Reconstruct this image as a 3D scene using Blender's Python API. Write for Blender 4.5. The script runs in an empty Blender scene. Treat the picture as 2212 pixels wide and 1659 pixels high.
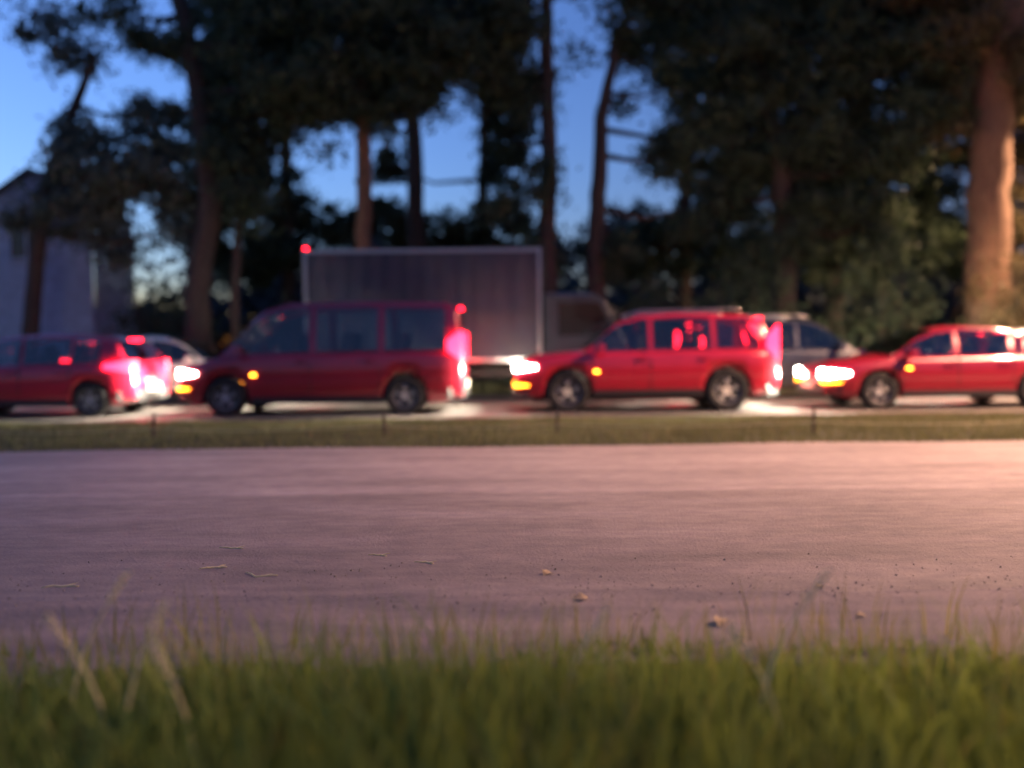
import bpy, bmesh, math, random
import numpy as np
from mathutils import Vector, Matrix
R = math.radians
S = bpy.context.scene
COL = S.collection
rnd = random.Random(7)
rng = np.random.default_rng(11)

# ------------------------------------------------------------------ camera, world, lights
H_CAM = 1.13
cam_d = bpy.data.cameras.new('camera'); cam = bpy.data.objects.new('camera', cam_d); COL.objects.link(cam)
cam_d.sensor_width = 36; cam_d.lens = 28.25; cam_d.clip_end = 800
cam.location = (0, 0, H_CAM)
PITCH, ROLL = R(-2.46), R(-0.6)
cam.matrix_world = Matrix.Translation((0, 0, H_CAM)) @ Matrix.Rotation(R(90)+PITCH, 4, 'X') @ Matrix.Rotation(ROLL, 4, 'Z')
cam_d.dof.use_dof = True; cam_d.dof.focus_distance = 4.6; cam_d.dof.aperture_fstop = 0.42
S.camera = cam
F = 1736.0
def at(px, py, Y):                     # pixel of the 2212 px wide photo -> point at distance Y
    u = (px-1106)/F; v = -(py-829.5)/F
    d = cam.matrix_world.to_3x3() @ Vector((u, v, -1))
    return Vector((0, 0, H_CAM)) + d*(Y/d.y)

w = bpy.data.worlds.new('World'); S.world = w; w.use_nodes = True
nt = w.node_tree; bg = nt.nodes['Background']
sky = nt.nodes.new('ShaderNodeTexSky'); sky.sky_type = 'NISHITA'; sky.sun_disc = False
SUN_EL, SUN_ROT = R(-1.4), R(-60)
sky.sun_elevation = SUN_EL; sky.sun_rotation = SUN_ROT; sky.ozone_density = 3.2
nt.links.new(sky.outputs[0], bg.inputs[0]); bg.inputs[1].default_value = 0.125
sd = bpy.data.lights.new('sun', 'SUN'); sd.energy = 0.004; sd.angle = R(12); sd.color = (1, .8, .65)
sun = bpy.data.objects.new('sun', sd); COL.objects.link(sun)
sun.rotation_euler = (R(80), 0, R(-60+180))
S.view_settings.view_transform = 'Standard'; S.view_settings.look = 'None'
S.view_settings.gamma = 1; S.view_settings.exposure = 4.35

# ------------------------------------------------------------------ materials
def mat(name, col, rough=.7, metal=0, var=0, scale=6, col2=None, bump=0, bscale=40, spec=.4, coat=0, stretch=(1,1,1), trans=0, detail=6):
    m = bpy.data.materials.new(name); m.use_nodes = True
    n = m.node_tree.nodes; l = m.node_tree.links; b = n['Principled BSDF']
    b.inputs['Roughness'].default_value = rough; b.inputs['Metallic'].default_value = metal
    b.inputs['Specular IOR Level'].default_value = spec
    b.inputs['Coat Weight'].default_value = coat
    b.inputs['Base Color'].default_value = (*col, 1)
    geo = n.new('ShaderNodeTexCoord'); mp = n.new('ShaderNodeMapping'); mp.inputs['Scale'].default_value = stretch
    l.new(geo.outputs['Object'], mp.inputs[0])
    if var or col2:
        t = n.new('ShaderNodeTexNoise'); t.inputs['Scale'].default_value = scale; t.inputs['Detail'].default_value = detail
        l.new(mp.outputs[0], t.inputs['Vector'])
        rp = n.new('ShaderNodeValToRGB'); rp.color_ramp.elements[0].position = .35; rp.color_ramp.elements[1].position = .66
        c2 = col2 or tuple(c*(1-var) for c in col)
        rp.color_ramp.elements[0].color = (*c2, 1); rp.color_ramp.elements[1].color = (*col, 1)
        l.new(t.outputs['Fac'], rp.inputs[0]); l.new(rp.outputs[0], b.inputs['Base Color'])
    if bump:
        t2 = n.new('ShaderNodeTexNoise'); t2.inputs['Scale'].default_value = bscale; t2.inputs['Detail'].default_value = 5
        l.new(mp.outputs[0], t2.inputs['Vector'])
        bp = n.new('ShaderNodeBump'); bp.inputs['Strength'].default_value = bump; bp.inputs['Distance'].default_value = .02
        l.new(t2.outputs['Fac'], bp.inputs['Height']); l.new(bp.outputs[0], b.inputs['Normal'])
    if trans:
        b.inputs['Subsurface Weight'].default_value = 0
        tr = n.new('ShaderNodeBsdfTranslucent'); mx = n.new('ShaderNodeMixShader'); mx.inputs[0].default_value = trans
        tr.inputs[0].default_value = (*[c*1.1 for c in col], 1)
        l.new(b.outputs[0], mx.inputs[1]); l.new(tr.outputs[0], mx.inputs[2]); l.new(mx.outputs[0], n['Material Output'].inputs[0])
    return m
def emit(name, col, st):
    m = bpy.data.materials.new(name); m.use_nodes = True
    b = m.node_tree.nodes['Principled BSDF']
    b.inputs['Base Color'].default_value = (*[min(1, c*.5+.02) for c in col], 1)
    b.inputs['Emission Color'].default_value = (*col, 1); b.inputs['Emission Strength'].default_value = st
    b.inputs['Roughness'].default_value = .15
    return m
M = dict(
    rubber=mat('tyre_rubber', (.02,.02,.022), .8, var=.3),
    alloy=mat('alloy', (.42,.42,.44), .3, .9),
    glass=mat('tinted_glass', (.012,.014,.018), .05, spec=.8),
    seat=mat('seat_cloth',(.05,.05,.055),.9),
    trim=mat('black_trim', (.02,.02,.022), .5, bump=.2),
    plate=mat('plate', (.6,.58,.5), .5),
    red_l=emit('tail_lamp', (1,.006,.02), 1.4), amber_l=emit('amber_lamp', (1,.27,.01), 1.1), white_l=emit('head_lamp', (1,.9,.7), 6),
    orange_l=emit('side_marker', (1,.3,.02), 1.4),
    bark=mat('bark', (.06,.048,.04), .95, var=.5, scale=9, bump=.9, bscale=14, stretch=(3,3,.5)),
    bark_b=mat('brown_bark', (.2,.12,.07), .95, var=.5, scale=9, bump=.9, bscale=14, stretch=(3,3,.5)),
    leaf=mat('dark_leaf', (.05,.085,.04), .7, col2=(.022,.045,.03), scale=1.2, trans=.25),
    leaf_b=mat('brown_leaf', (.11,.085,.035), .7, col2=(.04,.045,.02), scale=1.5, trans=.25),
    leaf_p=mat('pale_leaf', (.1,.13,.1), .7, col2=(.05,.07,.055), scale=1.5, trans=.25),
)

def clear_glass(name, tint, mixf):
    m=bpy.data.materials.new(name); m.use_nodes=True; n=m.node_tree.nodes; l=m.node_tree.links; n.remove(n['Principled BSDF'])
    t=n.new('ShaderNodeBsdfTransparent'); t.inputs[0].default_value=(*tint,1); g=n.new('ShaderNodeBsdfGlossy'); g.inputs['Roughness'].default_value=.03
    f=n.new('ShaderNodeFresnel'); f.inputs[0].default_value=1.5; a=n.new('ShaderNodeMath'); a.operation='ADD'; a.inputs[1].default_value=mixf; l.new(f.outputs[0],a.inputs[0])
    x=n.new('ShaderNodeMixShader'); l.new(a.outputs[0],x.inputs[0]); l.new(t.outputs[0],x.inputs[1]); l.new(g.outputs[0],x.inputs[2]); l.new(x.outputs[0],n['Material Output'].inputs[0]); return m
M['carglass']=clear_glass('car_glass',(.55,.6,.62),.05)
# ------------------------------------------------------------------ helpers
def tag(o, label=None, cat=None, group=None, kind=None):
    if label: o['label'] = label
    if cat: o['category'] = cat
    if group: o['group'] = group
    if kind: o['kind'] = kind
    return o
def empty(name, loc, rz=0):
    o = bpy.data.objects.new(name, None); COL.objects.link(o); o.location = loc; o.rotation_euler = (0,0,rz)
    o.empty_display_size = .2
    return o
def meshobj(name, V, Fc, m, parent=None, smooth=False, mats=None, mi=None):
    me = bpy.data.meshes.new(name); me.from_pydata([tuple(v) for v in V], [], Fc)
    me.materials.append(m)
    if mats:
        for k in mats: me.materials.append(k)
    if mi is not None: me.polygons.foreach_set('material_index', mi)
    if smooth: me.polygons.foreach_set('use_smooth', [True]*len(Fc))
    me.update()
    o = bpy.data.objects.new(name, me); COL.objects.link(o); o.parent = parent
    return o
class MB:
    def __init__(s): s.V=[]; s.F=[]
    def add(s, V, Fc):
        n=len(s.V); s.V += [tuple(v) for v in V]; s.F += [tuple(i+n for i in f) for f in Fc]; return s
    def box(s, c, d, rot=None, tap=1.0, bev=0):
        x,y,z=[k/2 for k in d]
        P=[Vector((a*x*(tap if e>0 else 1), b*y*(tap if e>0 else 1), e*z)) for e in (-1,1) for a,b in ((-1,-1),(1,-1),(1,1),(-1,1))]
        if rot: P=[rot@p for p in P]
        P=[p+Vector(c) for p in P]
        return s.add(P,[(0,3,2,1),(4,5,6,7),(0,1,5,4),(1,2,6,5),(2,3,7,6),(3,0,4,7)])
    def tube(s, pts, rad, n=10, cap=True):
        pts=[Vector(p) for p in pts]; V=[]; Fc=[]
        for i,p in enumerate(pts):
            d=(pts[min(i+1,len(pts)-1)]-pts[max(i-1,0)]).normalized()
            a=d.cross(Vector((0,1,.013))).normalized() if abs(d.y)<.9 else d.cross(Vector((1,0,0))).normalized()
            b=d.cross(a); r=rad[i] if hasattr(rad,'__len__') else rad
            for k in range(n):
                t=2*math.pi*k/n; V.append(p+a*math.cos(t)*r+b*math.sin(t)*r)
        for i in range(len(pts)-1):
            for k in range(n): Fc.append((i*n+k,i*n+(k+1)%n,(i+1)*n+(k+1)%n,(i+1)*n+k))
        if cap: Fc.append(tuple(range(n))[::-1]); Fc.append(tuple((len(pts)-1)*n+k for k in range(n)))
        return s.add(V,Fc)
    def build(s, name, m, parent=None, smooth=False): return meshobj(name, s.V, s.F, m, parent, smooth)

# ------------------------------------------------------------------ ground
def wavy(x): return .05*math.sin(x*.9)+.03*math.sin(x*2.3+1)
def strip(name, y0, y1, z, m, x0=-60, x1=60, n=240, wob0=0, wob1=0, ny=1, skirt=False):
    V=[];Fc=[]
    for i in range(n+1):
        x=x0+(x1-x0)*i/n
        for j in range(ny+1):
            t=j/ny; y=y0+(y1-y0)*t+((1-t)*wob0*wavy(x)+t*wob1*wavy(x+5))
            V.append((x,y,z))
    for i in range(n):
        for j in range(ny): a=i*(ny+1)+j; Fc.append((a,a+ny+1,a+ny+2,a+1))
    if skirt:
        b=len(V)
        for i in range(n+1): v=V[i*(ny+1)]; V.append((v[0],v[1]-.06-.03*math.sin(v[0]*7)*math.sin(v[0]*3.1),-.002))
        for i in range(n): Fc.append((b+i,b+i+1,(i+1)*(ny+1),i*(ny+1)))
    o=meshobj(name,V,Fc,m); o['kind']='structure'; return o
earth = mat('earth', (.06,.055,.035), .95, col2=(.03,.035,.02), scale=1.5, bump=.6)
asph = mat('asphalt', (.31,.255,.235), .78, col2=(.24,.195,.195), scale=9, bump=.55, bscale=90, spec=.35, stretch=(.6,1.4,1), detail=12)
def glow_bands(m, stops):                     # painted-in light: lamp reflection stripes and a headlight-lit far half, plus random mottling
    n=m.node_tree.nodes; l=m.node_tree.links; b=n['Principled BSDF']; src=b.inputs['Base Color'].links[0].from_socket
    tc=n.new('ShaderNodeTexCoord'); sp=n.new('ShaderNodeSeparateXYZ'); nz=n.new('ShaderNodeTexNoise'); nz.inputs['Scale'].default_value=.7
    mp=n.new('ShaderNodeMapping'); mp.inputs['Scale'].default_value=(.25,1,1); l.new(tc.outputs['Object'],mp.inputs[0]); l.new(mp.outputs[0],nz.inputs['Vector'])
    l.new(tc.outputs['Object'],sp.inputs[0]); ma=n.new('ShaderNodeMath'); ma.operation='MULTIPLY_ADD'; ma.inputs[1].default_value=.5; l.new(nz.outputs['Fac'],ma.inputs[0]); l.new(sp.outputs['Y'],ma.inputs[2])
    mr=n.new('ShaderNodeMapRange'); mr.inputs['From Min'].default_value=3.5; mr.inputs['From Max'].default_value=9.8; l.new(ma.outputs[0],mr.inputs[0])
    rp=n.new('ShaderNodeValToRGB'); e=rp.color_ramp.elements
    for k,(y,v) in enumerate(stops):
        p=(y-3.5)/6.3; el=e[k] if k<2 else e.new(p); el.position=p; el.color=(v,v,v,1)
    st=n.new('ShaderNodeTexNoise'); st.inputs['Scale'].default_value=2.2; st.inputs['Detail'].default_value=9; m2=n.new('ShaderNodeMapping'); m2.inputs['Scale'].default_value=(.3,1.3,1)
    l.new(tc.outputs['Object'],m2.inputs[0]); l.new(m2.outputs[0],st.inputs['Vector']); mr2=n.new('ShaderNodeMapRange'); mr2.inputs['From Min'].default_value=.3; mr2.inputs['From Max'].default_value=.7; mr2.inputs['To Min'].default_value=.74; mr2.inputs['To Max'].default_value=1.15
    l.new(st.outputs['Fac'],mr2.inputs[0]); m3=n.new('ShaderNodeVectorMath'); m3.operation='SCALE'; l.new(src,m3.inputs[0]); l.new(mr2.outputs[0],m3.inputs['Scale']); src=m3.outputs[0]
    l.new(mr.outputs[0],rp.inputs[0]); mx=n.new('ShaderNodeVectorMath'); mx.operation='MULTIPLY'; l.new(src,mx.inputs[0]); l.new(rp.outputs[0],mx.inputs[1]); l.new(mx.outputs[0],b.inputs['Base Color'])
glow_bands(asph,[(3.9,.8),(4.6,.72),(5.2,.85),(6.1,.97),(6.45,1.0),(6.6,1.35),(6.75,1.22),(7.6,1.2),(8.3,1.42),(8.5,1.28),(9.2,1.2)])
asph2 = mat('main_asphalt', (.13,.12,.115), .55, col2=(.09,.085,.085), scale=6, bump=.4, bscale=90, spec=.5, stretch=(.1,1,1))
grav = mat('shoulder_gravel', (.26,.21,.2), .9, col2=(.16,.135,.14), scale=3, bump=1, bscale=60, stretch=(.35,1.6,1), detail=10)
worn = mat('polished_asphalt', (.3,.22,.2), .6, col2=(.25,.18,.17), scale=5, bump=.5, bscale=90, spec=.4, stretch=(.08,2,1))
paintm = mat('worn_paint', (.5,.45,.36), .7, col2=(.3,.24,.21), scale=12, detail=8)
strip('ground', -30, 400, -.02, earth, -300, 300, 60)
strip('shoulder', 2.75, 4.0, .0, grav, -14, 14, wob0=2, wob1=.8)
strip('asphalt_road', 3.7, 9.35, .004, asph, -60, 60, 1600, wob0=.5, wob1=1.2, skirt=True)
strip('main_road', 13.15, 19.6, .01, asph2, -60, 60)
strip('lane_line', 16.15, 16.27, .014, paintm, -60, 60)
strip('edge_line', 13.4, 13.5, .014, paintm, -60, 60)

# ------------------------------------------------------------------ grass
def grass(name, N, x0, x1, y0, y1, h0, h1, w0, m, z=0, lean=.35, edge=None, label=None, z0_=None):
    x=rng.uniform(x0,x1,N); y=rng.uniform(y0,y1,N)
    if edge: y = y + edge(x)*( (y-y0)/(y1-y0) )
    patch=.5+.5*np.sin(x*1.7+np.sin(y*2)*1.3)*np.sin(y*2.1+x*.6)
    h=rng.uniform(h0,h1,N)*(.65+.5*patch)*(1 if z0_ is None else np.clip((z0_-y)/.7,.3,1)); a=rng.uniform(0,2*np.pi,N); ww=w0*rng.uniform(.6,1.4,N)
    la=rng.uniform(0,2*np.pi,N); le=h*lean*rng.uniform(0,1.6,N)
    dx=np.cos(a)*ww; dy=np.sin(a)*ww; lx=np.cos(la)*le; ly=np.sin(la)*le
    V=np.zeros((N,5,3))
    V[:,0]=np.stack([x-dx,y-dy,np.full(N,z)],1); V[:,1]=np.stack([x+dx,y+dy,np.full(N,z)],1)
    V[:,2]=np.stack([x+dx*.8+lx*.35,y+dy*.8+ly*.35,z+h*.55],1); V[:,3]=np.stack([x-dx*.8+lx*.35,y-dy*.8+ly*.35,z+h*.55],1)
    V[:,4]=np.stack([x+lx,y+ly,z+h],1)
    me=bpy.data.meshes.new(name); me.vertices.add(N*5); me.vertices.foreach_set('co',V.ravel())
    i=np.arange(N)*5
    L=np.stack([i,i+1,i+2,i+3,i+3,i+2,i+4],1).ravel()
    me.loops.add(N*7); me.loops.foreach_set('vertex_index',L)
    st=np.stack([np.arange(N)*7,np.arange(N)*7+4],1).ravel()
    me.polygons.add(N*2); me.polygons.foreach_set('loop_start',st)
    me.update(calc_edges=True); me.materials.append(m)
    o=bpy.data.objects.new(name,me); COL.objects.link(o); o['kind']='stuff'
    if label: o['label']=label; o['category']='grass'
    return o
g1=mat('grass_green',(.19,.245,.04),.6,col2=(.015,.08,.035),scale=3.2,stretch=(1,.6,.3),trans=.35,detail=2)
g2=mat('grass_dry',(.3,.27,.08),.7,col2=(.15,.16,.04),scale=2.5,trans=.35)
g3=mat('grass_verge',(.16,.165,.07),.7,col2=(.09,.1,.05),scale=1.5,trans=.35)
grass('foreground_grass',42000,-3.3,3.3,.9,2.9,.1,.27,.004,g1,-.02,z0_=3.0,edge=lambda x:.12*np.sin(x*2.1)+.08*np.sin(x*5),label='long green roadside grass in the foreground')
grass('dry_grass',3200,-3.3,3.3,.9,3.1,.1,.3,.0035,g2,-.02,label='dry straw coloured blades mixed into the foreground grass')
g4=mat('grass_pale_green',(.24,.31,.06),.6,col2=(.06,.15,.05),scale=1.1,trans=.4,detail=2)
grass('tall_grass_tufts',5200,-3.3,3.3,.95,2.7,.16,.36,.0045,g4,-.02,lean=.5,label='taller light green blades standing above the foreground grass')
grass('verge_grass',60000,-15,15,9.3,13.1,.03,.1,.007,g3,-.02,edge=lambda x:.1*np.sin(x*2),label='short trodden grass verge beyond the near road')
grass('far_grass',30000,-24,24,19.6,28,.1,.4,.02,g3,-.02,label='rough grass under the trees behind the traffic')

# tall pale stalks
straw=mat('straw',(.7,.6,.3),.7)
def stalk(px,py,Y,h,bend,label):
    p=at(px,py,Y); t=empty('grass_stalk',(p.x,Y,-.02)); tag(t,label,'grass stalk','tall dry stalks in the foreground grass')
    pts=[(bend*(k/8)**2*h,0.02*k/8,h*k/8*(1-.12*(k/8)**2*abs(bend))) for k in range(9)]
    MB().tube(pts,[.006-.0035*k/8 for k in range(9)],6).build('stem',straw,t,True)
    s=MB(); e=Vector(pts[-1]); d=(e-Vector(pts[-2])).normalized()
    for k in range(14):
        c=e+d*(.008*k-.02)+Vector((math.cos(k*2.4),math.sin(k*2.4),.3))*.006
        s.tube([c,c+d*.012+Vector((math.cos(k*2.4),math.sin(k*2.4),0))*.006],[.006,.002],5)
    s.build('seed_head',straw,t)
stalk(150,1500,2.4,.42,.3,'tall straw stalk nearest the left edge of the foreground grass')
stalk(235,1560,2.2,.36,-.35,'straw stalk bending left beside a twin bending right, left foreground')
stalk(262,1560,2.2,.38,.22,'straw stalk bending right beside a twin bending left, left foreground')
stalk(420,1600,2.1,.3,-.25,'short pale stalk in the green grass, third clump from the left')
stalk(1210,1500,2.35,.3,.3,'lone pale stalk in the middle of the foreground grass')
stalk(1640,1520,2.3,.44,.35,'tall straw stalk leaning over the shoulder, right of the middle')
stalk(1690,1560,2.2,.3,-.3,'short bent straw stalk just right of the tall leaning one')

# litter on the road
def sliver(px,py,l,ang,cv,label):
    d=at(px,py,5)-Vector((0,0,H_CAM)); p=Vector((0,0,H_CAM))+d*(-(H_CAM-.008)/d.z)
    o=empty('dry_twig',(p.x,p.y,.006),ang+rnd.uniform(-.35,.35))
    l*=rnd.uniform(.7,1.25); pts=[(l*(k/8-.5),cv*rnd.uniform(.6,3)*math.sin(math.pi*k/8)+rnd.uniform(-.003,.003),.002+.002*math.sin(k)) for k in range(9)]
    MB().tube(pts,[.0015+.0025*math.sin(math.pi*(k+.5)/9) for k in range(9)],6).build('twig_stem',straw,o,True)
    MB().tube([pts[5],(pts[5][0]+.04,pts[5][1]+.025,.008)],[.003,.001],5).build('side_shoot',straw,o)
    tag(o,label,'twig','dry twigs scattered on the near road')
sliver(500,1184,.2,-.1,.01,'upper of the thin pale twigs on the road, left of centre')
sliver(460,1227,.19,-.15,.01,'faint pale twig on the road left of the brightest one')
sliver(565,1240,.22,-.3,-.015,'brightest curved straw twig on the road, left of centre')
sliver(130,1268,.2,-.2,.01,'pale twig at the left end of the near road')
sliver(815,1200,.15,-.1,.01,'small pale twig on the road just left of the middle')
sliver(915,1216,.14,-.2,.01,'thin twig on the road nearest the middle of the picture')
drymat=mat('dry_leaf',(.42,.33,.2),.8,col2=(.25,.17,.1),scale=30)
def leafobj(px,py,s,ang,label,z=.004):
    d=at(px,py,5)-Vector((0,0,H_CAM)); p=Vector((0,0,H_CAM))+d*(-(H_CAM-z)/d.z)
    V=[];Fc=[]
    for k in range(9):
        t=k/8; wd=s*.3*math.sin(math.pi*t)**.8+.001
        zz=.12*s*math.sin(math.pi*t)
        V+=[(s*(t-.5),-wd,zz+.35*wd),(s*(t-.5),0,zz),(s*(t-.5),wd,zz+.35*wd)]
    for k in range(8):
        for j in range(2): a=k*3+j; Fc.append((a,a+3,a+4,a+1))
    V=[(x,y*rnd.uniform(.7,1.2),z*rnd.uniform(.6,1.3)) for x,y,z in V]; o=meshobj('dry_leaf',V,Fc,drymat,smooth=True); o.location=(p.x,p.y,z); o.rotation_euler=(.2,0,ang)
    tag(o,label,'leaf','dry leaves lying at the near road edge')
leafobj(1182,1240,.075,1,'curled pale leaf on the asphalt just right of the middle')
leafobj(1255,1293,.07,.2,'pale leaf on the line where asphalt meets the shoulder')
leafobj(1555,1345,.1,1.2,'large curled leaf on the shoulder, right of the middle')
leafobj(1770,1268,.05,.6,'small pale leaf on the asphalt toward the right')
leafobj(1860,1330,.05,.2,'small leaf on the shoulder toward the right edge')

# low wire fence on the verge
wirem=mat('pale_wire',(.55,.52,.4),.5,.5); stakem=mat('stake_wood',(.07,.05,.04),.9,var=.4,bump=.5)
stakes=[(-110,930),(330,925),(830,920),(1203,910),(1757,905),(2300,900)]
fence=empty('wire_fence',(0,10.6,0)); tag(fence,'low fence of thin pale wires on short dark stakes along the grass verge','fence')
tops=[]
for px,py in stakes:
    p=at(px,py,10.6+.1*math.sin(px)); g=MB()
    tl=rnd.uniform(-.02,.02)
    g.tube([(p.x,p.y-10.6,-.02),(p.x+tl*.6,p.y-10.6,.2),(p.x+tl,p.y-10.6,.33)],[.022,.02,.017],7); g.build('stake',stakem,fence)
    tops.append(Vector((p.x,p.y-10.6,0)))
for hz in (.3,.14):
    pts=[]
    for a,b in zip(tops[:-1],tops[1:]):
        for k in range(8):
            t=k/8; q=a.lerp(b,t); pts.append((q.x,q.y-.02,hz-.05*math.sin(math.pi*t)))
    MB().tube(pts,.0028,5).build('wire',wirem,fence)

# grit along the road edge
N=1500; gx_=rng.uniform(-5,5,N); gy_=3.75+rng.normal(size=N)*.25; gs=.002+.006*rng.random(N)**4
V=[];Fc=[]
for x,y,q in zip(gx_,gy_,gs):
    b=len(V); a=rnd.uniform(0,6)
    V+=[(x+q*math.cos(a+k*2.1)*rnd.uniform(.8,1.5),y+q*math.sin(a+k*2.1)*rnd.uniform(.8,1.5),.003) for k in range(3)]+[(x,y,.005+q)]
    Fc+=[(b,b+1,b+3),(b+1,b+2,b+3),(b+2,b,b+3)]
tag(meshobj('grit',V,Fc,mat('grit_stone',(.3,.26,.22),.9,var=.6,scale=3)),'fine loose grit and crumbs along the near road edge','grit',kind='stuff')

# ------------------------------------------------------------------ vehicles
def lerp_prof(P,x):
    if x<=P[0][0]: return P[0][1]
    for (a,za),(b,zb) in zip(P[:-1],P[1:]):
        if x<=b:
            t=(x-a)/(b-a); t=t*t*(3-2*t)*.35+t*.65
            return za+(zb-za)*t
    return P[-1][1]
def paint(name,c,metal=.2): return mat(name,c,.28,metal,coat=.8,spec=.5,var=.12,scale=3)
def make_wheel(parent,x,y,r,side,wd=.2):
    t=MB(); n=28; prof=[(.62,-.5),(.9,-.5),(1,-.38),(1,.38),(.9,.5),(.62,.5)]
    V=[];Fc=[]
    for k in range(n):
        a=2*math.pi*k/n
        for rr,yy in prof: V.append((math.cos(a)*rr*r,yy*wd,math.sin(a)*rr*r))
    m=len(prof)
    for k in range(n):
        for j in range(m): Fc.append((k*m+j,k*m+(j+1)%m,((k+1)%n)*m+(j+1)%m,((k+1)%n)*m+j))
    e=empty('wheel',(x,y,r)); e.parent=parent; e.location=(x,y,r)
    t.add(V,Fc).build('tyre',M['rubber'],e,True)
    q=MB(); yo=side*wd*.36
    q.tube([(0,yo-side*.02,0),(0,yo+side*.012,0)],[r*.16,r*.14],12)
    q.tube([(math.cos(2*math.pi*k/24)*r*.6,yo,math.sin(2*math.pi*k/24)*r*.6) for k in range(25)],r*.035,6)
    for k in range(5):
        a=2*math.pi*k/5+.3
        for da in (-.14,.14):
            q.tube([(math.cos(a+da*.6)*r*.1,yo,math.sin(a+da*.6)*r*.1),(math.cos(a+da)*r*.6,yo,math.sin(a+da)*r*.6)],[r*.05,r*.035],5)
    q.build('rim',M['alloy'],e,True)
    d=MB().tube([(0,yo-side*.05,0),(0,yo-side*.045,0)],[r*.58,r*.58],20); d.build('brake_disc',M['trim'],e)
    return e
def make_car(name,kind,pm,label,cat,group):
    C={'hatch':dict(L=4.05,W=.87,wx=(1.26,-1.3),r=.31,top=[(-2.02,.86),(-1.9,.94),(-1.2,.96),(.55,.93),(1.0,.92),(1.7,.82),(1.93,.72),(2.02,.62)],
             roof=[(-1.98,.9),(-1.72,1.34),(-1.3,1.44),(-.4,1.48),(.2,1.44),(.55,1.33),(1.12,.93)],g=(-1.97,1.12),win=[(-1.45,-1.0),(-.93,-.12),(-.05,.92)],tail=(.78,1.0)),
       'sedan':dict(L=4.6,W=.9,wx=(1.4,-1.36),r=.32,top=[(-2.3,.84),(-2.2,.98),(-1.6,1.0),(-1.2,.95),(.6,.93),(1.1,.92),(1.95,.82),(2.2,.72),(2.3,.6)],
             roof=[(-1.85,.97),(-1.2,1.33),(-.7,1.43),(-.1,1.45),(.35,1.38),(.6,1.28),(1.2,.92)],g=(-1.85,1.2),win=[(-1.15,-.98),(-.9,-.02),(.05,.98)],tail=(.72,.96)),
       'suv':dict(L=4.65,W=.94,wx=(1.4,-1.38),r=.37,top=[(-2.3,.95),(-2.2,1.08),(-1.2,1.1),(.6,1.08),(1.05,1.07),(1.9,1.0),(2.2,.9),(2.32,.72)],
             roof=[(-2.24,1.05),(-2.05,1.58),(-1.7,1.7),(-.6,1.74),(.1,1.7),(.45,1.6),(1.12,1.08)],g=(-2.24,1.12),win=[(-1.95,-1.2),(-1.12,-.1),(-.03,.92)],tail=(.9,1.5)),
       'van':dict(L=5.0,W=.97,wx=(1.62,-1.5),r=.34,top=[(-2.5,1.0),(-2.45,1.12),(-1.2,1.12),(1.2,1.1),(1.7,1.05),(2.25,.92),(2.45,.78),(2.5,.6)],
             roof=[(-2.49,1.1),(-2.42,1.85),(-2.2,1.97),(-.8,2.0),(.5,1.98),(.95,1.86),(1.72,1.08)],g=(-2.49,1.72),win=[(-2.2,-1.15),(-1.05,.05),(.15,1.45)],tail=(.95,1.62))}[kind]
    L,W,r=C['L'],C['W'],C['r']; e=empty(name,(0,0,0)); tag(e,label,cat,group)
    sill=.2 if kind!='suv' else .27
    N=int(L/.035); xs=[-L/2+L*i/N for i in range(N+1)]
    def wd(x):
        u=abs(x)/(L/2); return W*(1-.16*max(0,(u-.72)/.28)**2.2)
    def zbot(x):
        z=sill+.1*max(0,(abs(x)-L/2+.35)/.35)
        for wx in C['wx']:
            d=abs(x-wx); ra=r+.055
            if d<ra: z=max(z,r+math.sqrt(ra*ra-d*d)*.98)
        return z
    V=[];Fc=[];m=14
    for x in xs:
        zb=zbot(x); zt=lerp_prof(C['top'],x); ww=wd(x); zm=max(zb+.02,.55*zt+.08); zl=max(zb+.01,.45*zt)
        half=[(0,zb),(.86*ww,zb),(.965*ww,zb+.03 if zb<.4 else zb),(.985*ww,max(zb+.02,zl-.04)),(1.0*ww,max(zb+.03,zm)),(.985*ww,max(zb+.04,zt-.14)),(.955*ww,zt-.05),(.9*ww,zt-.008),(.0*ww,zt+.03)]
        ring=[(y,z) for y,z in half]+[(-y,z) for y,z in half[1:-1][::-1]]
        m=len(ring)
        for y,z in ring: V.append((x,y,z))
    for i in range(len(xs)-1):
        for j in range(m): Fc.append((i*m+j,(i+1)*m+j,(i+1)*m+(j+1)%m,i*m+(j+1)%m))
    Fc.append(tuple(range(m))); Fc.append(tuple((len(xs)-1)*m+j for j in range(m))[::-1])
    body=meshobj('body',V,Fc,pm,e,True)
    # roof shell
    g0,g1_=C['g']; n2=60; V=[];Fc=[]
    gx=[g0+(g1_-g0)*i/n2 for i in range(n2+1)]
    def rz(x): return max(lerp_prof(C['roof'],x),lerp_prof(C['top'],x)-.02)
    zr=max(z for _,z in C['roof'])
    def ring(x):
        zt=lerp_prof(C['top'],x)-.02; zz=rz(x); f=(zz-zt)/(zr-zt); ins=.93-.17*f
        ww=wd(x)*.0+W*ins if True else 0
        ww=min(ww,wd(x)*.93)
        b=.93*min(W,wd(x))
        return [(b,zt),(b+(ww-b)*.9,zt+(zz-zt)*.88),(ww*.93,zz-.01),(0,zz+.025)],zt,zz
    for x in gx:
        h,_,_=ring(x); rg=h+[(-y,z) for y,z in h[:-1][::-1]]
        for y,z in rg: V.append((x,y,z))
    m=7
    rf=C['roof']; ws=(rf[-3][0]+.04,rf[-1][0]-.1); rw=(rf[0][0]+.06,rf[1][0]-.01)
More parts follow.
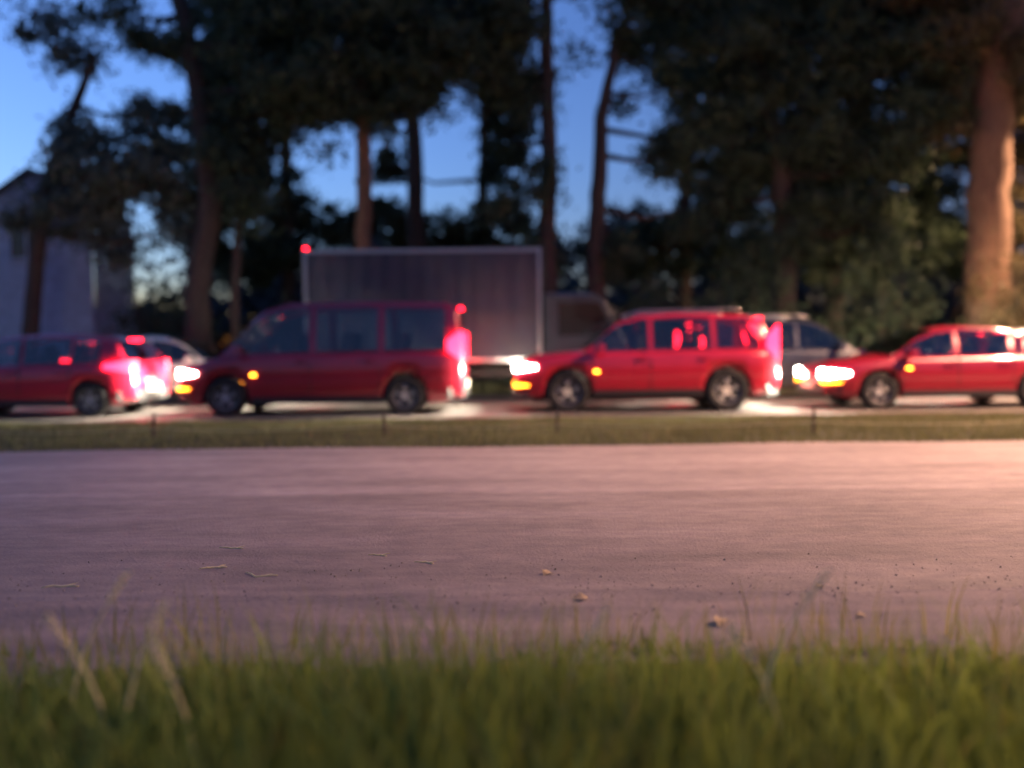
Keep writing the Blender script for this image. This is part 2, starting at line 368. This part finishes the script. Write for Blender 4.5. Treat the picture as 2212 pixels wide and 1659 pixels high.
    for i in range(n2):
        xm_=(gx[i]+gx[i+1])/2; _,zt_,zz_=ring(xm_)
        for j in range(m-1):
            if j in (0,5) and zz_-zt_>.14 and any(a+.01<xm_<b-.01 for a,b in C['win']): continue
            if j in (2,3) and (ws[0]<xm_<ws[1] or rw[0]<xm_<rw[1]): continue
            Fc.append((i*m+j,(i+1)*m+j,(i+1)*m+j+1,i*m+j+1))
    Fc.append(tuple(range(m))); Fc.append(tuple(n2*m+j for j in range(m)))
    meshobj('roof',V,Fc,pm,e,True)
    # side windows
    for x0,x1 in C['win']:
        if kind=='van' and 'work' in name and x0<0: continue
        for sd_ in (1,-1):
            V=[];Fc=[];k=0
            for i in range(25):
                x=x0+(x1-x0)*i/24; h,zt,zz=ring(x)
                lo=.02; hi=1.0
                if zz-zt<.12: continue
                a=Vector((0,h[0][0],h[0][1])); b=Vector((0,h[1][0],h[1][1]))
                pa=a.lerp(b,lo); pb=a.lerp(b,hi)
                V+=[(x,sd_*(pa.y+.006),pa.z),(x,sd_*(pb.y+.006),pb.z)]; k+=1
            for i in range(k-1): Fc.append((2*i,2*i+2,2*i+3,2*i+1))
            if Fc: meshobj('side_window',V,Fc,M['carglass'],e,True)
    # windscreen and rear window
    def slope(nm,xa,xb):
        V=[];Fc=[]
        for i in range(13):
            x=xa+(xb-xa)*i/12; h,zt,zz=ring(x); yy=h[2][0]*.95
            for t in (-1,-.5,0,.5,1): V.append((x+(.008 if nm=='windscreen' else -.008),t*yy,zz+.012+.025*(1-abs(t))))
        for i in range(12):
            for j in range(4): a=i*5+j; Fc.append((a,a+5,a+6,a+1))
        meshobj(nm,V,Fc,M['carglass'],e,True)
    rf=C['roof']; slope('windscreen',rf[-1][0]-.06,rf[-3][0]+.02); slope('rear_window',rf[0][0]+.04,rf[1][0]+.02)
    # seats seen through the glass
    zb_=lerp_prof(C['top'],0)
    for sx_ in ([.25,-.75] if kind!='van' else [.75,-.25,-1.2]):
        for sy in (1,-1):
            q=MB(); rt=Matrix.Rotation(R(-14),3,'Y')
            q.box((sx_-.12,sy*W*.45,zb_-.1),(.14,.5,.6),rot=rt,tap=.85); q.tube([(sx_-.19,sy*W*.45-.12,zb_+.27),(sx_-.19,sy*W*.45+.12,zb_+.27)],[.09,.09],8)
            q.build('seat',M['seat'],e)
    q=MB(); xw=C['win'][-1][1]-.28
    q.tube([(xw+.05*math.cos(a),W*.45+.17*math.sin(a),zb_+.03+.16*math.cos(a)) for a in [2*math.pi*k/16 for k in range(17)]],.014,6); q.build('steering_wheel',M['trim'],e)
    # underbody, bumpers
    MB().box((0,0,.33),(L*.86,W*1.5,.26)).build('underbody',M['trim'],e)
    for s,nm in ((1,'front_bumper'),(-1,'rear_bumper')):
        V=[];Fc=[]
        for i in range(15):
            t=-1+2*i/14; xx=s*(L/2+.025-.3*max(0,abs(t)-.78)/.22*.9)
            for z in (.27,.36,.46): V.append((xx+(.01*s if z==.36 else 0),t*(wd(xx)+.012 if abs(t)>.95 else wd(L/2-.2)*1.0)*1.0,z+(.0)))
        for i in range(14):
            for j in range(2): a=i*3+j; Fc.append((a,a+3,a+4,a+1))
        meshobj(nm,V,Fc,M['trim'],e,True)
    # lamps wrapped round the corners
    def lamp(nm,sx,sy,z0,z1,back,mt,inb):
        V=[];Fc=[]; pts=[]
        for i in range(7):
            x=L/2-back+back*i/6*.96; pts.append((sx*x,wd(x)+.008))
        xe=L/2+.012; yb=wd(L/2)*1.0
        for i in range(1,6): pts.append((sx*xe,yb-(yb-inb)*i/5))
        for k,(x,y) in enumerate(pts):
            t=k/(len(pts)-1); taper=.35+.65*min(1,t*2.2)
            zc=(z0+z1)/2; hh=(z1-z0)/2*taper
            V+=[(x,sy*y,zc-hh),(x,sy*(y+.012),zc),(x,sy*y,zc+hh)]
        for k in range(len(pts)-1):
            for j in range(2): a=k*3+j; Fc.append((a,a+3,a+4,a+1))
        return meshobj(nm,V,Fc,mt,e,True)
    zt=lerp_prof(C['top'],L/2-.15)
    for sy in (1,-1):
        lamp('headlight',1,sy,zt-.17,zt-.03,.38,M['white_l'],W*.5)
        lamp('indicator',1,sy,.46,.51,.25,M['amber_l'],W*.6)
        z0,z1=C['tail']; lamp('tail_light',-1,sy,z0,min(z1,zt+.6) if kind in('suv','van') else z1,.46 if kind in('hatch','sedan') else .26,M['red_l'],W*.62)
        # mirror, handles, marker
        xm=C['win'][-1][1]-.1; q=MB(); zb=lerp_prof(C['top'],xm)
        q.box((xm,sy*(W+.1),zb+.06),(.12,.2,.14),tap=.8); q.build('mirror',pm,e)
        for x0,x1 in C['win'][1:]:
            MB().box((x0+.14,sy*(W+.004),zb-.14),(.17,.03,.03)).build('door_handle',pm,e)
        for x0,x1 in C['win'][1:]+[(C['win'][-1][1]+.05,0)]:
            MB().box((x0-.02,sy*(W*.992),.66),(.012,.014,.5)).build('door_gap',M['trim'],e)
        MB().box((C['wx'][0]-.5,sy*(W+.008),.72),(.08,.02,.03)).build('side_marker',M['orange_l'],e)
        MB().box((0,sy*(W*.972),sill+.07),(abs(C['wx'][0]-C['wx'][1])-2*r-.12,.05,.1)).build('side_skirt',M['trim'],e)
        for wx in C['wx']: make_wheel(e,wx,sy*(W-.1),r,sy)
        ld=bpy.data.lights.new('headlight_beam','SPOT'); ld.energy=60; ld.spot_size=R(100); ld.spot_blend=.8; ld.color=(1,.86,.66); ld.shadow_soft_size=.08
        lo=bpy.data.objects.new('headlight_beam',ld); COL.objects.link(lo); lo.parent=e
        lo.location=(L/2+.07,sy*W*.72,zt-.1); lo.rotation_euler=(0,R(-79),0)
    MB().box((L/2+.045,0,.42),(.012,.5,.12)).build('number_plate',M['plate'],e)
    MB().box((-L/2-.045,0,.5),(.012,.5,.12)).build('number_plate',M['plate'],e)
    if kind=='suv':
        for sy in (1,-1): MB().tube([(-1.7,sy*.62,1.74),(-1.6,sy*.62,1.79),(.1,sy*.62,1.78),(.25,sy*.62,1.73)],.016,8).build('roof_rail',M['alloy'],e,True)
        q=MB(); q.box((-2.16,0,1.64),(.05,.5,.03)); q.build('brake_light',M['red_l'],e)
    if kind in('hatch','sedan','van'):
        q=MB(); q.box((C['roof'][1][0]-.02,0,C['roof'][1][1]+.03),(.05,.4,.03)); q.build('brake_light',M['red_l'],e)
        MB().tube([(C['roof'][2][0]+.1,0,zr),(C['roof'][2][0]-.08,0,zr+.2)],.006,5).build('aerial',M['trim'],e)
    return e
def make_truck(pm,boxm,label):
    e=empty('box_truck',(0,0,0)); tag(e,label,'truck','vehicles queueing in the far lane'); 
    b=MB(); b.box((-.9,0,2.05),(4.9,2.2,2.35)); b.build('cargo_box',boxm,e)
    q=MB()
    for sy in (1,-1):
        for z in (.9,3.2): q.box((-.9,sy*1.1,z),(4.96,.07,.07))
        for x in (-3.35,1.55): q.box((x,sy*1.1,2.05),(.07,.075,2.4))
    q.build('corner_trim',M['alloy'],e)
    q=MB()
    for sy in (1,-1):
        for k in range(13): q.box((-3.2+k*.38,sy*1.108,2.05),(.035,.02,2.2))
        for z in (1.25,1.9): q.box((-.9,sy*1.122,z),(4.8,.012,.06))
    q.build('side_ribs',boxm,e)
    # cab
    P=[(1.7,.45),(3.35,.45),(3.45,.8),(3.4,1.25),(2.95,2.15),(2.7,2.3),(1.7,2.32)]
    V=[];n=len(P)
    for y,k in ((-1,.0),(-.9,.04),(.9,.04),(1,.0)):
        for x,z in P: V.append((x-(.05 if abs(y)==1 else 0),y*1.0,z-(.05 if abs(y)==1 and z>1 else 0)))
    Fc=[]
    for i in range(3):
        for j in range(n): Fc.append((i*n+j,i*n+(j+1)%n,(i+1)*n+(j+1)%n,(i+1)*n+j))
    Fc+= [tuple(range(n))[::-1],tuple(3*n+j for j in range(n))]
    meshobj('cab',V,Fc,pm,e)
    for sy in (1,-1):
        y=sy*1.012
        meshobj('side_window',[(1.95,y,1.4),(3.2,y,1.4),(2.82,y,2.08),(1.95,y,2.1)],[(0,1,2,3)],M['glass'],e)
        MB().box((3.42,sy*.78,.85),(.09,.36,.18)).build('headlight',M['white_l'],e)
        MB().box((-3.38,sy*.95,.72),(.06,.22,.16)).build('tail_light',M['red_l'],e)
        for x in (-3.2,-.9,1.4):
            MB().box((x,sy*1.145,.93),(.1,.03,.045)).build('side_marker',M['orange_l'] if x>-3 else M['red_l'],e)
        MB().box((3.1,sy*1.2,1.75),(.08,.16,.4)).build('mirror',M['trim'],e)
        for wx in (2.5,-2.2): make_wheel(e,wx,sy*.9,.42,sy,.26)
        ld=bpy.data.lights.new('headlight_beam','SPOT'); ld.energy=32; ld.spot_size=R(90); ld.spot_blend=.8; ld.color=(1,.86,.66)
        lo=bpy.data.objects.new('headlight_beam',ld); COL.objects.link(lo); lo.parent=e; lo.location=(3.55,sy*.78,.85); lo.rotation_euler=(0,R(-82),0)
    meshobj('windscreen',[(3.43,-.85,1.3),(3.43,.85,1.3),(3.0,.8,2.12),(3.0,-.8,2.12)],[(0,1,2,3)],M['glass'],e)
    MB().box((0,0,.62),(6.4,.8,.2)).build('chassis',M['trim'],e)
    MB().box((3.42,0,.55),(.12,1.95,.2)).build('front_bumper',M['trim'],e)
    MB().box((-3.4,0,.5),(.08,1.8,.12)).build('rear_bumper',M['trim'],e)
    for y in (-.9,0,.9): MB().box((-3.38,y,3.28),(.05,.12,.05)).build('top_marker',M['red_l'],e)
    return e
red=paint('red_paint',(.5,.012,.04)); dred=paint('deep_red_paint',(.3,.01,.03)); silver=paint('silver_paint',(.4,.4,.42),.6)
dark=paint('dark_paint',(.03,.035,.05)); white=paint('white_paint',(.6,.58,.54),0); slate=mat('slate_panel',(.018,.026,.05),.55,col2=(.03,.035,.05),scale=2,bump=.15)
blue=paint('slate_blue_paint',(.07,.1,.2))
NY,FY=14.9,18.0
G1='vehicles queueing in the near lane'; G2='vehicles queueing in the far lane'
def put(o,px,Y,face):        # px = picture column of the vehicle's middle; face +1 right, -1 left
    p=at(px,880,Y-.9); o.location=(p.x,Y,.012); o.rotation_euler=(0,0,0 if face>0 else math.pi)
put(make_car('hatchback','hatch',red,'bright red hatchback at the left edge of the near lane queue','car',G1),30,NY,-1)
put(make_car('people_carrier','van',dred,'tall deep red people carrier between the bright red hatchback and the red SUV','van',G1),690,NY,-1)
put(make_car('off_roader','suv',red,'bright red SUV with roof rails in the middle of the near lane','car',G1),1400,NY,-1)
put(make_car('saloon_car','sedan',dred,'deep red saloon at the right end of the near lane queue','car',G1),2075,NY,-1)
put(make_car('hatchback','hatch',white,'pale hatchback in the far lane behind the gap after the red hatchback','car',G2),330,FY,1)
put(make_truck(dark,slate,'slate grey box truck in the far lane, taller than every other vehicle'),1010,FY,1)
put(make_car('off_roader','suv',dark,'dark SUV in the far lane seen over the right hand red cars','car',G2),1730,FY,1)
put(make_car('saloon_car','sedan',silver,'silver saloon in the far lane at the right edge','car',G2),2290,FY,1)

# ------------------------------------------------------------------ trees
def leafmesh(name,C,m,parent,size):
    # C: array of (x,y,z) leaf centres
    N=len(C); a=rng.normal(size=(N,3)); a/=np.linalg.norm(a,axis=1)[:,None]
    b=rng.normal(size=(N,3)); b-=a*np.sum(a*b,axis=1)[:,None]; b/=np.linalg.norm(b,axis=1)[:,None]
    s=size*rng.uniform(.6,1.4,N)[:,None]
    V=np.stack([C-a*s,C-b*s*.45,C+a*s,C+b*s*.45],1)
    me=bpy.data.meshes.new(name); me.vertices.add(N*4); me.vertices.foreach_set('co',V.ravel())
    me.loops.add(N*4); me.loops.foreach_set('vertex_index',np.arange(N*4)); me.polygons.add(N); me.polygons.foreach_set('loop_start',np.arange(N)*4)
    me.update(calc_edges=True); me.materials.append(m)
    o=bpy.data.objects.new(name,me); COL.objects.link(o); o.parent=parent; return o
def tree(label,Y,path,lobes,lm,bm,size=.07,dens=1.0,name='tree',group='trees behind the road',cat='tree'):
    """path: [(px,py,radius)...] from the base up; lobes: [(px,py,rx,ry,n)] in pixels at distance Y"""
    base=at(path[0][0],path[0][1],Y); base.z=0
    t=empty(name,base); tag(t,label,cat,group)
    sc=Y/F; pts=[];rad=[]
    for i,(px,py,r) in enumerate(path):
        p=at(px,py,Y)-base; 
        if i==0: p=Vector((0,0,-.05))
        pts.append(p+Vector((0,rnd.uniform(-.1,.1)*(i>0),0))); rad.append(r)
    # refine
    P2=[];R2=[]
    for i in range(len(pts)-1):
        for k in range(6):
            q=k/6; P2.append(pts[i].lerp(pts[i+1],q)+Vector((rnd.uniform(-1,1),rnd.uniform(-1,1),0))*rad[i]*.12*(i+k>0)); R2.append(rad[i]+(rad[i+1]-rad[i])*q+rad[0]*.35*max(0,1-(i*6+k)/3)**2)
    P2.append(pts[-1]); R2.append(rad[-1])
    tb=MB().tube(P2,R2,12)
    allc=[]
    for (px,py,rx,ry,n) in lobes:
        c=at(px,py,Y)-base; c.y+=rnd.uniform(-.6,.6)
        a,b,d=rx*sc,ry*sc,max(.6,min(rx,ry)*sc*.9)
        # limb to the lobe
        j=min(range(len(P2)),key=lambda k:(P2[k]-c).length+ .6*max(0,P2[k].z-c.z)+(0 if k>len(P2)*.35 else 3))
        if rx>45:
            mid=P2[j].lerp(c,.5)+Vector((0,0,-.12*(c-P2[j]).length))
            tb.tube([P2[j],mid,c],[R2[j]*.5,R2[j]*.3,.015],7)
        ncl=max(3,int(n/55)); 
        for _ in range(ncl):
            u=Vector((rnd.gauss(0,1),rnd.gauss(0,1),rnd.gauss(0,1))).normalized()*rnd.random()**.45
            cc=c+Vector((u.x*a,u.y*d,u.z*b)); rr=rnd.uniform(.24,.58)
            if rnd.random()<.4:
                tb.tube([c.lerp(cc,.2),cc],[.018,.006],4)
            k=int(n/ncl*dens*3.2*rnd.uniform(.6,1.4))
            g=rng.normal(size=(k,3))*rr*.6*np.array([1.1,1.1,.75]); g[:,2]-=.25*np.abs(g[:,0])
            allc.append(g+np.array(cc))
    tb.build('trunk',bm,t,True)
    leafmesh('crown',np.concatenate(allc),lm,t,max(size,.09))
    return t
tree('dark tree leaning left over the road, its trunk left of the slender brown one',20.6,
     [(440, 872, 0.348), (425, 640, 0.309), (455, 420, 0.283), (430, 200, 0.245), (385, 0, 0.193), (350, -150, 0.129)],
     [(560,60,120,150,1500),(640,150,110,110,1400),(720,20,150,150,1800),(860,110,110,110,1500),(560,-90,200,90,1500),(270,20,120,70,500),(330,90,70,50,250),(620,235,80,45,500),(510,210,60,110,600)],M['leaf'],M['bark'],.075)
tree('slender tree with an orange brown trunk standing left of the middle',21.0,
     [(785, 860, 0.235), (783, 600, 0.21), (788, 400, 0.198), (782, 180, 0.173), (775, -20, 0.124)],
     [(880,60,130,120,1600),(960,130,90,80,900),(1000,-20,110,100,1200),(730,210,80,70,700),(830,240,50,60,500),(900,215,60,35,350),(700,330,30,14,50)],M['leaf'],M['bark_b'],.075)
tree('dark straight tree just right of the middle',21.6,
     [(1185, 852, 0.245), (1182, 600, 0.233), (1186, 300, 0.209), (1180, 60, 0.172), (1185, -100, 0.123)],
     [(1090,50,80,110,1000),(1130,190,55,100,600),(1060,170,60,60,350),(1100,300,50,60,220),(1150,400,40,70,240),(1090,420,40,50,120),(1170,-40,140,60,900),(1160,520,60,50,220)],M['leaf'],M['bark'],.07)
tree('grey tree standing in the brightest gap of sky',22.0,
     [(1290, 838, 0.297), (1286, 600, 0.264), (1292, 420, 0.22), (1300, 250, 0.176), (1330, 100, 0.11), (1370, -20, 0.066)],
     [(1350,60,60,40,260),(1400,110,70,50,380),(1440,200,50,60,240),(1360,210,35,22,80),(1250,105,30,16,50),(1455,330,60,80,420),(1500,440,70,60,400),(1400,-30,110,50,800),(1330,540,70,50,240),(1540,260,60,60,330)],M['leaf'],M['bark'],.065)
tree('broad dark tree filling the sky right of the bright gap',22.2,
     [(1690, 856, 0.317), (1700, 600, 0.292), (1690, 380, 0.254), (1650, 180, 0.19), (1600, 0, 0.127)],
     [(1560,60,110,90,1400),(1640,180,110,110,1700),(1760,260,130,130,2000),(1800,90,140,120,2200),(1650,330,90,70,900),(1780,420,110,80,1200),(1900,330,110,130,1800),(1940,160,110,130,1800),(1960,0,140,90,1500),(1500,-20,110,70,1000),(1740,-40,170,90,1800),(1600,420,60,50,320),(1900,480,110,70,900),(1680,510,90,60,700)],M['leaf'],M['bark'],.08)
tree('thick trunked tree at the right edge lit orange by the street lamp',20.6,
     [(2128,850,.58),(2130,640,.52),(2135,420,.48),(2150,220,.44),(2175,0,.4),(2195,-200,.3)],
     [(2060,90,70,90,500),(2190,90,60,120,500),(2010,-60,120,80,800),(2170,-80,120,70,700),(2230,250,40,80,250),(2050,240,40,60,160)],M['leaf_b'],M['bark_b'],.06)
tree('loose pale leaved tree at the left edge, sky showing through it',21.2,
     [(60, 842, 0.223), (70, 640, 0.201), (95, 420, 0.167), (150, 250, 0.134), (210, 120, 0.078)],
     [(300,230,110,30,300),(350,300,90,50,520),(210,280,70,40,300),(240,375,130,60,900),(120,260,50,60,220),(150,100,90,60,320),(60,30,70,50,260),(150,440,130,80,1100),(220,500,70,70,420),(330,400,110,70,1000),(400,480,60,60,480)],M['leaf_p'],M['bark'],.065)
tree('thin dark tree between the leaning tree and the slender brown one',21,
     [(512,835,.13),(508,640,.12),(516,450,.1),(508,320,.08),(505,200,.05)],
     [(520,330,60,50,420),(560,290,50,40,260),(470,390,60,60,420),(540,450,60,40,300),(500,250,80,40,400)],M['leaf'],M['bark'],.07)
tree('tall dense tree behind the slender brown one, its crown closing the sky',28,
     [(905,812,.35),(900,500,.3),(890,200,.25),(860,-60,.15)],
     [(560,80,130,120,2300),(760,60,170,140,3000),(960,50,160,150,3000),(1080,120,60,120,900),(650,-60,200,100,2200),(1000,-90,170,90,2200),(720,180,120,60,900),(880,190,90,50,700)],M['leaf'],M['bark'],.13)
tree('tall dense tree behind the broad dark one, closing the sky on the right',29,
     [(1800,808,.36),(1800,500,.32),(1790,200,.25),(1780,-60,.15)],
     [(1560,90,130,130,2300),(1740,80,160,150,2800),(1930,90,150,160,2800),(2060,250,110,160,2300),(1900,350,160,150,2800),(1720,360,140,120,2300),(1600,330,80,90,900),(1800,540,200,110,2400),(1990,520,130,110,1500),(1480,-30,120,90,1500),(1850,-80,220,90,2500)],M['leaf'],M['bark'],.13)
tree('tall dense tree behind the leaning one, closing the sky low on the left',30,
     [(620,806,.3),(622,500,.26),(615,250,.2),(600,30,.12)],
     [(520,170,120,100,1900),(640,230,110,55,1200),(470,300,90,90,1100),(560,400,110,60,1000),(480,500,120,90,1500),(680,470,110,50,1000),(590,560,130,70,1300),(540,20,150,110,2000)],M['leaf'],M['bark'],.13)
tree('slim far tree between the slender brown tree and the dark straight one',31,
     [(1040,804,.26),(1040,560,.22),(1045,300,.18),(1050,60,.1)],
     [(830,350,60,60,400),(850,470,100,45,900),(1060,480,90,60,900),(1110,230,70,110,1200),(960,530,110,45,900),(1130,560,90,60,900),(1080,370,40,60,400)],M['leaf'],M['bark'],.13)
tree('far tree closing the low gaps right of the brightest sky',30,
     [(1480,806,.3),(1478,560,.26),(1480,350,.2),(1490,150,.12)],
     [(1500,330,90,110,1100),(1450,520,110,70,1200),(1560,500,110,90,1400),(1340,560,80,50,700),(1480,180,70,90,700),(1420,30,90,60,800),(1590,230,70,80,800)],M['leaf'],M['bark'],.13)
tree('brown leaved tree beyond the orange lit trunk at the right edge',26,
     [(2240,820,.3),(2240,500,.26),(2235,200,.2),(2230,-40,.12)],
     [(2120,120,110,120,1700),(2200,280,90,140,1500),(2090,-40,120,80,1300),(2190,480,80,110,900),(2230,30,90,130,1300)],M['leaf_b'],M['bark'],.11)
# bushes
def bush(label,px,py,rx,ry,Y,n,lm=None):
    b=at(px,850,Y); 
    top=at(px,py-ry,Y).z; rxm=rx*Y/F
    t=empty('bush',(b.x,Y,0)); tag(t,label,'bush','bushes behind the road')
    tb=MB(); C=[]
    for k in range(9):
        a=rnd.uniform(0,6.28); q=Vector((math.cos(a)*rxm*.6,math.sin(a)*.5,top*rnd.uniform(.5,.85)))
        tb.tube([(q.x*.1,q.y*.1,-.02),(q.x*.6,q.y*.6,q.z*.5),q],[.035,.025,.008],5)
    for _ in range(int(n/45)):
        u=Vector((rnd.gauss(0,1),rnd.gauss(0,1),rnd.gauss(0,1))).normalized()*rnd.random()**.4
        c=np.array([u.x*rxm,u.y*.8,top*.5+u.z*top*.46]); C.append(rng.normal(size=(45,3))*rnd.uniform(.12,.3)+c)
    tb.build('stems',M['bark'],t); C=np.concatenate(C); C[:,2]=np.abs(C[:,2]); leafmesh('foliage',C,lm or M['leaf'],t,.07)
bush('wide dark bush below the broad dark tree',1620,640,130,90,21,3200)
bush('dark bush between the wide bush and the orange lit trunk',1900,650,150,100,21,3600)
bush('bush at the far right behind the orange lit trunk',2180,650,110,120,20,2600,M['leaf_b'])
bush('bushy growth left of the brightest gap of sky',1130,660,110,60,22,1900)
bush('rounded bush behind the leaning tree',360,650,120,90,22,2600)
bush('low bush behind the truck',880,690,140,40,23,1800)
bush('bush right of the brightest gap of sky',1420,660,90,90,22,2000)
bush('low bush left of the slender brown tree',630,690,110,40,23,1500)
# far wood
V=[];C=[]
for i in range(230):
    x=rnd.uniform(-48,48); z=abs(rnd.gauss(0,1.0))+.2; y=rnd.uniform(40,54)
    hgt=(3.2+.8*math.sin(x*.31)+.8*math.sin(x*.83+2)+4.2/(1+math.exp(-(x+16)/2)))
    for _ in range(4):
        C.append(rng.normal(size=(90,3))*np.array([1.0,.8,.5])+np.array([x+rnd.uniform(-1,1),y,rnd.uniform(0,hgt)]))
C=np.concatenate(C); C[:,2]=np.abs(C[:,2])
fw=leafmesh('far_wood',C,mat('far_leaf',(.045,.06,.075),.8,col2=(.035,.05,.045),scale=.4),None,.3)
tag(fw,'low dark line of distant woodland seen between the trunks','wood',kind='stuff')

# ------------------------------------------------------------------ pale gabled building, left
def building():
    Y=24; r=at(203,700,Y).x; l=at(-40,700,Y).x; ap=at(90,372,Y).z; ev=at(203,450,Y).z; D=2.6
    t=empty('boarded_building',((l+r)/2,Y,0)); tag(t,'narrow pale boarded building with a gable at the left edge behind the trees','building')
    hw=(r-l)/2; pm=mat('pale_boards',(.36,.43,.55),.8,var=.25,scale=4,bump=.3); V=[];Fc=[]
    n=34
    for side in range(4): pass
    m=MB()
    for k in range(n):                               # lapped boards of the front wall
        z0=ap*k/n; z1=ap*(k+1)/n
        def half(z): return hw if z<ev else hw*(ap-z)/(ap-ev)
        a,b=half(z0),half(z1)
        m.add([(-a,-.03,z0),(a,-.03,z0),(b,0,z1),(-b,0,z1),(-a,.06,z0),(a,.06,z0),(b,.06,z1),(-b,.06,z1)],[(0,1,2,3),(4,7,6,5),(0,4,5,1),(1,5,6,2),(0,3,7,4)])
    for s in (-1,1):
        for k in range(26):
            z0=ev*k/26; z1=ev*(k+1)/26
            m.add([(s*(hw+.03),.07,z0),(s*(hw+.03),D,z0),(s*hw,D,z1),(s*hw,.07,z1)],[(0,1,2,3)])
    m.build('wall',pm,t)
    rm=mat('dark_roof',(.06,.06,.07),.7,var=.3,scale=8); q=MB()
    for s in (-1,1):
        q.add([(0,-.25,ap+.12),(0,D,ap+.12),(s*(hw+.25),D,ev-.1),(s*(hw+.25),-.25,ev-.1),(0,-.25,ap+.04),(0,D,ap+.04),(s*(hw+.25),D,ev-.18),(s*(hw+.25),-.25,ev-.18)],
              [(0,1,2,3),(4,7,6,5),(0,3,7,4),(2,6,7,3),(1,5,6,2)])
    q.build('roof',rm,t)
    c=at(60,520,Y); f=MB(); wx=c.x-t.location.x; wz=c.z
    for a,b,cx,cz in ((1.1,.08,0,.54),(1.1,.08,0,-.54),(.08,1.0,-.51,0),(.08,1.0,.51,0),(.05,1.0,0,0)): f.box((wx+cx,-.06,wz+cz),(a,.06,b))
    fr=f.build('window',pm,t); MB().box((wx,-.04,wz),(.98,.03,1.0)).build('pane',M['glass'],fr)
building()

# ------------------------------------------------------------------ street lamp (just outside the right edge; it is what lights the road warm)
def street_lamp(x,y,h,energy,label,cone=158):
    t=empty('street_lamp',(x,y,0)); tag(t,label,'street lamp','street lamps along the near road'); steel=mat('galvanised',(.3,.31,.32),.5,.7)
    MB().tube([(0,0,0),(0,0,.9),(0,0,.92),(0,0,h-.8),(0,.0,h-.3),(-.3,0,h),(-1.4,0,h+.15)],[.11,.11,.075,.055,.05,.045,.04],12).build('pole',steel,t,True)
    MB().box((-1.7,0,h+.16),(.7,.28,.12),tap=.8).build('lamp_head',steel,t)
    MB().box((-1.72,0,h+.085),(.5,.2,.03)).build('lamp_lens',emit('sodium_lens',(1,.5,.2),30),t)
    ld=bpy.data.lights.new('lamp_light','SPOT'); ld.energy=energy; ld.color=(1,.56,.34); ld.shadow_soft_size=.25; ld.spot_size=R(cone); ld.spot_blend=.35
    o=bpy.data.objects.new('lamp_light',ld); COL.objects.link(o); o.parent=t; o.location=(-1.72,0,h+.04)
street_lamp(16.2,9.2,9.5,1800,'street lamp on the verge between the two roads, beyond the right edge',138)
street_lamp(17.5,15.6+4.6,8,700,'street lamp on the verge past the orange lit tree, right of the frame')
